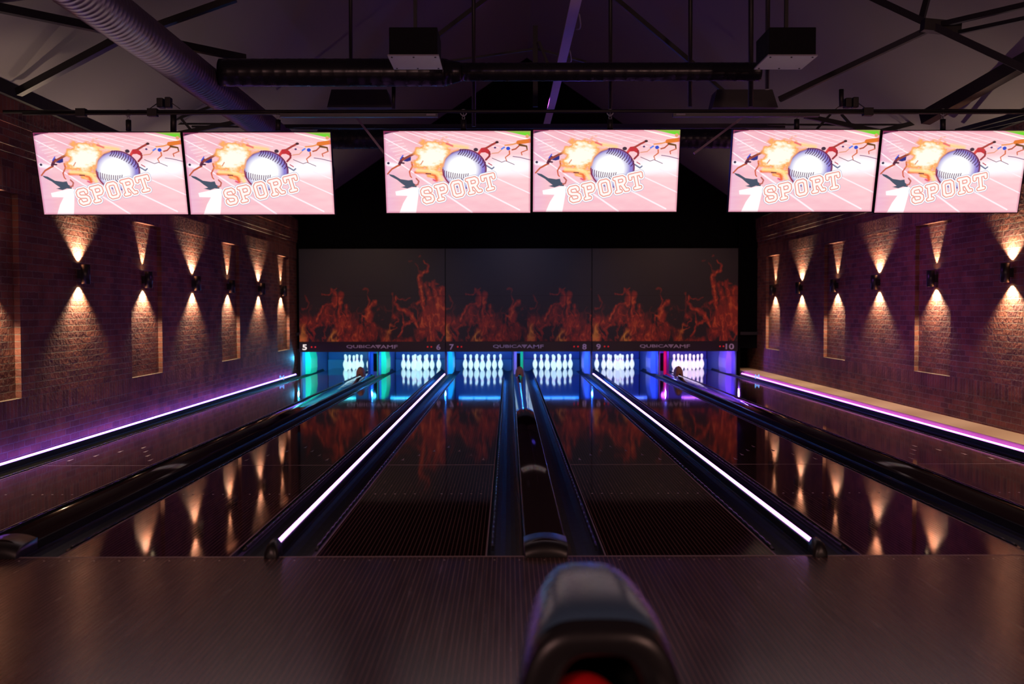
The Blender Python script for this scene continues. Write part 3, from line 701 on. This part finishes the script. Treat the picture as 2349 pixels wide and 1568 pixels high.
# ------------------------------------------------------------------ overhead steel
t = empty('support_pipe', (0, 9.52, PIPE_Z), 'long thin black pipe across the hall carrying the televisions', 'pipe')
m = MB(); m.tube([(WL, 0, .012), (WR, 0, .012)], .017, 12); m.bar((P(45, 1, 9.5).x, .0, -.012), (P(690, 1, 9.5).x, 0, -.012), .03, .012); m.bar((P(1880, 1, 9.5).x, 0, -.012), (WR, 0, -.012), .03, .012); m.build('pipe', 'steel', t)
for a, b in ((640, 1003), (1545, 1882)):
    m = MB(); m.box(P(a, 1, 9.5).x, P(b, 1, 9.5).x, -.03, .03, -.045, -.012); m.build('track_housing', mat('track', (.05, .05, .065), .35), t)
for a in (987, 1562):
    m = MB(); m.box(P(a - 10, 1, 9.5).x, P(a + 11, 1, 9.5).x, -.032, -.03, -.034, -.018); tag(m.build('pale_plate', 'grey', t), 'pale plate on the track housing')
for a in (180, 345, 1995):
    m = MB(); m.box(P(a - 11, 1, 9.5).x, P(a + 11, 1, 9.5).x, -.03, .03, -.035, .04); m.build('clamp', 'steel', t)

def duct(segs, name, label, mt, axis, n=40, pitch=.075, rib=.006, **kw):
    t = empty(name, segs[0][0], label, 'duct'); o0 = Vector(segs[0][0])
    for (a, b, ra, rb, nm) in segs:
        a, b = Vector(a) - o0, Vector(b) - o0; L = (b - a).length; k = max(1, int(L / pitch)); pts, rs = [], []
        for i in range(k + 1):
            for f, e in ((0, 0), (.62, 0), (.74, rib), (.88, rib)):
                u = min(1, (i + f) / k)
                if i == k and f: continue
                pts.append(a + (b - a) * u); rs.append(ra + (rb - ra) * u + e)
        m = MB(); m.tube(pts, rs, n); m.build(nm, mt, t)
    return t
DX, DZ = -3.12, 3.87
duct([((DX, 3, DZ), (DX, 16.5, DZ), .178, .178, 'spiral_tube')], 'spiral_duct', 'large ribbed spiral duct running away from upper left', 'duct', 'y', pitch=.075, rib=.0035)
cz = P(1174, 166, 9.95).z; cx0 = DX + .05; ca = P(1020, 1, 9.95).x; cb = P(1058, 1, 9.95).x; ce = P(1745, 1, 9.95).x
duct([((cx0 + .14, 9.95, cz), (ca, 9.95, cz), .138, .138, 'wide_tube'), ((ca, 9.95, cz), (cb, 9.95, cz + .005), .138, .092, 'reducer'), ((cb, 9.95, cz + .005), (ce, 9.95, cz + .005), .092, .092, 'narrow_tube')],
     'spiral_duct', 'black spiral duct crossing the hall above the televisions', 'ductb', 'x', pitch=.12, rib=.0016)
duct([((WL + 1.7, 16.8, P(1174, 318, 16.8).z), (WR - 1.7, 16.8, P(1174, 318, 16.8).z), .17, .17, 'spiral_tube')], 'spiral_duct', 'dim rear duct behind the gaps between televisions', 'ductb', 'x', pitch=.12, rib=.002)

# projector-like boxes
for cx_, w_, lb in ((948, 110, 'black ceiling box with pale underside, left of the cable tray'), (1818, 107, 'black ceiling box with pale underside above the right end of the crossing duct')):
    a = P(cx_, 129, 8.3); t = empty('ceiling_box', a, lb, 'ceiling box', 'ceiling boxes'); hw = w_ * 8.3 / F / 2
    m = MB(); m.box(-hw, hw, 0, .44, .012, .245); m.build('housing', mat('matt_black', (.008, .008, .01), .85, spec=.15), t, bevel=.006)
    m = MB(); m.box(-hw - .012, hw + .012, -.012, .455, .0, .0125); m.build('underside_panel', 'grey', t)
    for sx, sy in ((-1, 0), (1, 0), (-1, 1), (1, 1), (0, 0), (0, 1)):
        m = MB(); m.lathe([(0, -.006), (.008, -.006), (.009, .001)], (sx * hw * .9, .03 + sy * .38, 0), 8); m.build('screw', 'steel', t)
    m = MB(); m.bar((0, .2, .24), (0, .2, 1.6), .03); m.build('hanger_rod', 'steel', t)

# cable tray
t = empty('cable_tray', (0, 0, 0), 'pale cable tray running away along the centre of the roof', 'cable tray')
a = P(1326, -20, 8.6); b = P(1268, 232, 13.4); c = P(1250, 300, 15.6)
m = MB(); m.bar(a, b, .10, .022); m.bar(b, c, .1, .022); m.build('tray', 'tray', t)
for q in range(7):
    u = q / 7; p = a.lerp(b, u); m = MB(); pts = [p + Vector((.06 + .03 * math.sin(PI * j / 8), .5 * j / 8, -.05 * math.sin(PI * j / 8))) for j in range(9)]
    if q in (1, 3): m.tube(pts, .008, 6); m.build('loose_cable', 'grey', t)

def steel(name, label, mem, cat='steel member', group=None, m_='steel'):
    pts = [(P(*q[:3]), P(*q[3:6]), q[6]) for q in mem]
    t = empty(name, pts[0][0], label, cat, group); o0 = pts[0][0]
    for k, (a, b, th) in enumerate(pts):
        dd = (a.y + b.y) / 2; w_ = th * dd / F; m = MB(); m.bar(a - o0, b - o0, w_, w_); m.build('flange' if w_ > .07 else 'strut', m_, t)
    return t
steel('roof_truss', 'dark roof truss members at upper left behind the big spiral duct', [(-30, 12, 8.2, 560, 133, 10.4, 17), (42, 212, 9.6, 268, 92, 9.3, 17), (268, 92, 9.3, 540, -4, 9.3, 15)], 'truss', 'roof trusses')
steel('roof_truss', 'dark roof truss members meeting at a joint at upper right', [(1788, 228, 9.4, 2150, 58, 8.6, 12), (1995, -8, 9.0, 2380, 172, 8.0, 16), (2150, 58, 8.6, 2380, 5, 7.9, 12), (2190, 76, 8.6, 2380, 36, 7.9, 9),
      (2120, 272, 9.9, 2380, 125, 8.8, 30), (2128, -8, 8.9, 2113, 48, 8.7, 12), (2116, 58, 8.6, 2200, 66, 8.6, 26)], 'truss', 'roof trusses')  # the thickest bar stands in for a beam's shadow on the ceiling
steel('roof_truss', 'slender roof truss in the dark centre above the crossing duct', [(1004, 82, 11.5, 1120, -6, 11.5, 10), (1410, -5, 11.5, 1594, 150, 11.5, 10), (990, 146, 11.8, 1228, 112, 11.8, 5), (1228, 112, 11.8, 1345, 142, 11.8, 5),
      (1228, 60, 11.8, 1228, 245, 11.8, 11), (1236, 95, 11.7, 1258, 150, 11.7, 6), (1592, 150, 11.5, 1700, 245, 11.5, 8), (870, 210, 11.5, 830, 240, 11.5, 6)], 'truss', 'roof trusses')
steel('roof_truss', 'rear truss seen just above the left pair of televisions', [(400, 308, 13, 548, 279, 13, 9), (385, 284, 13.2, 540, 284, 13.2, 4), (412, 268, 13, 440, 300, 13, 5), (330, 300, 13, 520, 232, 13, 6), (440, 290, 13, 860, 292, 13, 4)], 'truss', 'roof trusses')
steel('roof_truss', 'rear truss seen just above the right pair of televisions', [(1846, 266, 13, 2017, 302, 13, 10), (2017, 302, 13, 2160, 266, 13, 10), (1760, 286, 13.2, 2080, 286, 13.2, 4), (1905, 262, 13, 1870, 300, 13, 5), (1930, 262, 13, 1965, 300, 13, 5)], 'truss', 'roof trusses')
steel('brace_rod', 'purple-lit brace rod left of the middle televisions', [(815, 266, 13, 882, 352, 13, 5)], 'rod', 'brace rods', 'tray')
steel('brace_rod', 'purple-lit brace rod between the middle and right televisions', [(1705, 268, 13, 1592, 352, 13, 5)], 'rod', 'brace rods', 'tray')
steel('ceiling_beam', 'low dark beam across the hall between the television groups', [(600, 291, 14.5, 1800, 289, 14.5, 10)], 'beam')
steel('ladder_tray', 'perforated cable ladder at the top right corner above the brick wall', [(2195, 300, 12.0, 2390, 248, 9.6, 10), (2215, 303, 12.0, 2390, 264, 9.6, 6)], 'cable ladder')
for px, y0, y1, d, w_, lb in ((805, -6, 136, 10.1, 9, 'left of the first ceiling box'), (1087, 70, 290, 10.6, 9, 'just right of the first ceiling box'), (1400, 70, 290, 10.6, 9, 'right of the cable tray'),
                             (1583, 95, 245, 10.6, 10, 'midway between cable tray and second ceiling box'), (1722, -6, 245, 10.1, 12, 'just left of the second ceiling box'), (903, 200, 250, 10.4, 9, 'below the wide half of the crossing duct'),
                             (1760, 162, 205, 9.0, 11, 'below the second ceiling box'), (1930, 205, 245, 9.52, 11, 'on the pipe above the right televisions'), (398, 258, 303, 9.56, 14, 'behind the leftmost television')):
    a, b = P(px, y0, d), P(px, y1, d); m = MB(); a.z = max(a.z, 3.75 + 3.75 * (1 - abs(a.x - .43) / 5.5) - .02) if y0 < 200 else a.z; r = w_ * d / F / 2; m.tube([a, b], r, 10); tag(m.build('drop_rod', 'steel'), f'vertical black rod {lb}', 'rod', 'vertical drop rods')
for px, lb in ((378, 'left'), (1952, 'right')):
    a = P(px, 238, 9.52); t = empty('clamp_light', a, f'small black clamp lamp on the pipe, {lb} part of the hall', 'lamp', 'clamp lamps')
    m = MB(); m.box(-.065, -.005, -.05, .05, -.04, .05); m.box(.01, .065, -.04, .04, -.04, .06); m.build('housing', 'steel', t, bevel=.008); m = MB(); m.bar((-.15, 0, -.05), (-.05, 0, .02), .008); m.bar((.05, 0, .02), (.15, 0, -.05), .008); m.build('bracket', 'steel', t)
for px, lb in ((825, 'left'), (1710, 'right')):
    v = [P(px - 65, 205, 11.2), P(px + 62, 205, 11.2), P(px + 75, 246, 11.2), P(px - 75, 246, 11.2)]
    m = MB(); A = [m.bm.verts.new(p) for p in v]; B = [m.bm.verts.new(p + Vector((0, .3, 0))) for p in v]
    for q in ((A[0], A[1], A[2], A[3]), (B[3], B[2], B[1], B[0]), (A[0], B[0], B[1], A[1]), (A[2], B[2], B[3], A[3]), (A[1], B[1], B[2], A[2]), (A[3], B[3], B[0], A[0])): m.face(q)
    tag(m.build('mesh_box', mat('wire_grey', (.05, .05, .05), .6)), f'dark trapezoid housing under the crossing duct, {lb} one', 'housing', 'trapezoid housings')

# ------------------------------------------------------------------ wall lamps
ords = ['first', 'second', 'third', 'fourth', 'fifth', 'sixth', 'seventh', 'eighth']
deps = [7.28, 9.30, 11.21, 13.33, 15.23, 17.34, 19.25, 21.38]
proto = None
for sd, X, s in (('left', WL, 1), ('right', WR, -1)):
    for i, d in enumerate(deps):
        niche = i % 2 == 1; xw = X - s * (.06 if niche else 0)
        lb = f'black cylinder lamp {"in a niche" if niche else "on a pier"} of {sd} brick wall, {ords[7 - i]} from far end'
        t = empty('wall_lamp', (xw + s * .085, d, 1.95), lb, 'wall lamp', 'up-and-down wall lamps')
        m = MB(); m.lathe([(.042, -.10), (.05, -.112), (.052, -.112), (.052, .112), (.05, .112), (.042, .10)], n=24); m.build('body', 'plastic', t)
        m = MB(); m.box(min(0, -s * .085), max(0, -s * .085), -.028, .028, -.05, .05); m.build('bracket', 'plastic', t)
        for z in (-1, 1):
            m = MB(); m.lathe([(0, z * .094), (.042, z * .094)], n=16); m.build('lens', 'lens', t)
            ang = WIDE if (z < 0 or not niche) else NARROW
            light('bulb', 'SPOT', (-s * .02, 0, z * .114), LAMP_W * (1 if z < 0 else .8) * (.8 if ang == NARROW else 1), (1, .72, .46), parent=t, aim=(-s * .12 if ang == WIDE else -s * .1, 0, z), spot_size=math.radians(ang), spot_blend=.6, shadow_soft_size=.008)

# ------------------------------------------------------------------ ball return in the foreground
t = empty('ball_return', (XC + .008, 2.5, 0), 'dark glossy hooded ball return in the foreground', 'ball return')
def arch(w_, zb, zt, n=28, e=.55): return [(w_ * math.copysign(abs(math.cos(PI * i / n)) ** e, math.cos(PI * i / n)), zb + (zt - zb) * abs(math.sin(PI * i / n)) ** .78) for i in range(n + 1)]
rows = []
for y, w_, zt in ((0, .224, .732), (.02, .226, .744), (.06, .226, .754), (.15, .222, .761), (.28, .212, .765), (.40, .196, .762), (.5, .172, .750), (.58, .138, .728), (.63, .092, .69), (.65, .03, .63)):
    rows.append([(a, y, b) for a, b in arch(w_, .34, zt)])
m = MB(); m.grid(rows); o = m.build('hood', 'hood', t); md = o.modifiers.new('s', 'SUBSURF'); md.levels = 1; md.render_levels = 2
m = MB(); rows = []
for y, w_, zt in ((.0, .223, .731), (-.012, .230, .724), (-.03, .230, .716), (-.045, .222, .704), (-.048, .19, .684), (-.046, .15, .660), (-.04, .130, .648), (-.01, .124, .642), (.2, .12, .636)):
    rows.append([(a, y, b) for a, b in arch(w_, .30 if w_ > .2 else .34, zt)])
m.grid(rows); o = m.build('rim', 'plastic', t)
m = MB(); m.box(-.145, .145, .2, .22, .37, .675); m.build('inner_shade_panel', 'dark', t)  # black panel added so the inside of the hood looks shaded
m = MB(); m.box(-.15, .15, -.02, .42, .0, .342); m.build('pedestal', 'plastic', t, bevel=.03)
m = MB(); m.box(-.215, .215, -.75, -.04, .317, .352); m.build('ball_tray', 'plastic', t, bevel=.015)
m = MB(); m.box(-.16, .16, -.70, -.1, .0, .317); m.build('tray_base', 'plastic', t, bevel=.02)
for nm, c, mm, lb in (('bowling_ball', (XC - .035, 2.54, .352 + .1095), 'red', 'red bowling ball emerging from the hood of the ball return'), ('bowling_ball', (XC + .13, 2.38, .352 + .1095), 'slate', 'dark grey bowling ball on the ball return, right of the red one')):
    m = MB(); m.sphere((0, 0, 0), .109, n=32); o = m.build(nm, mm); o.location = c; tag(o, lb, 'bowling ball', 'bowling balls')
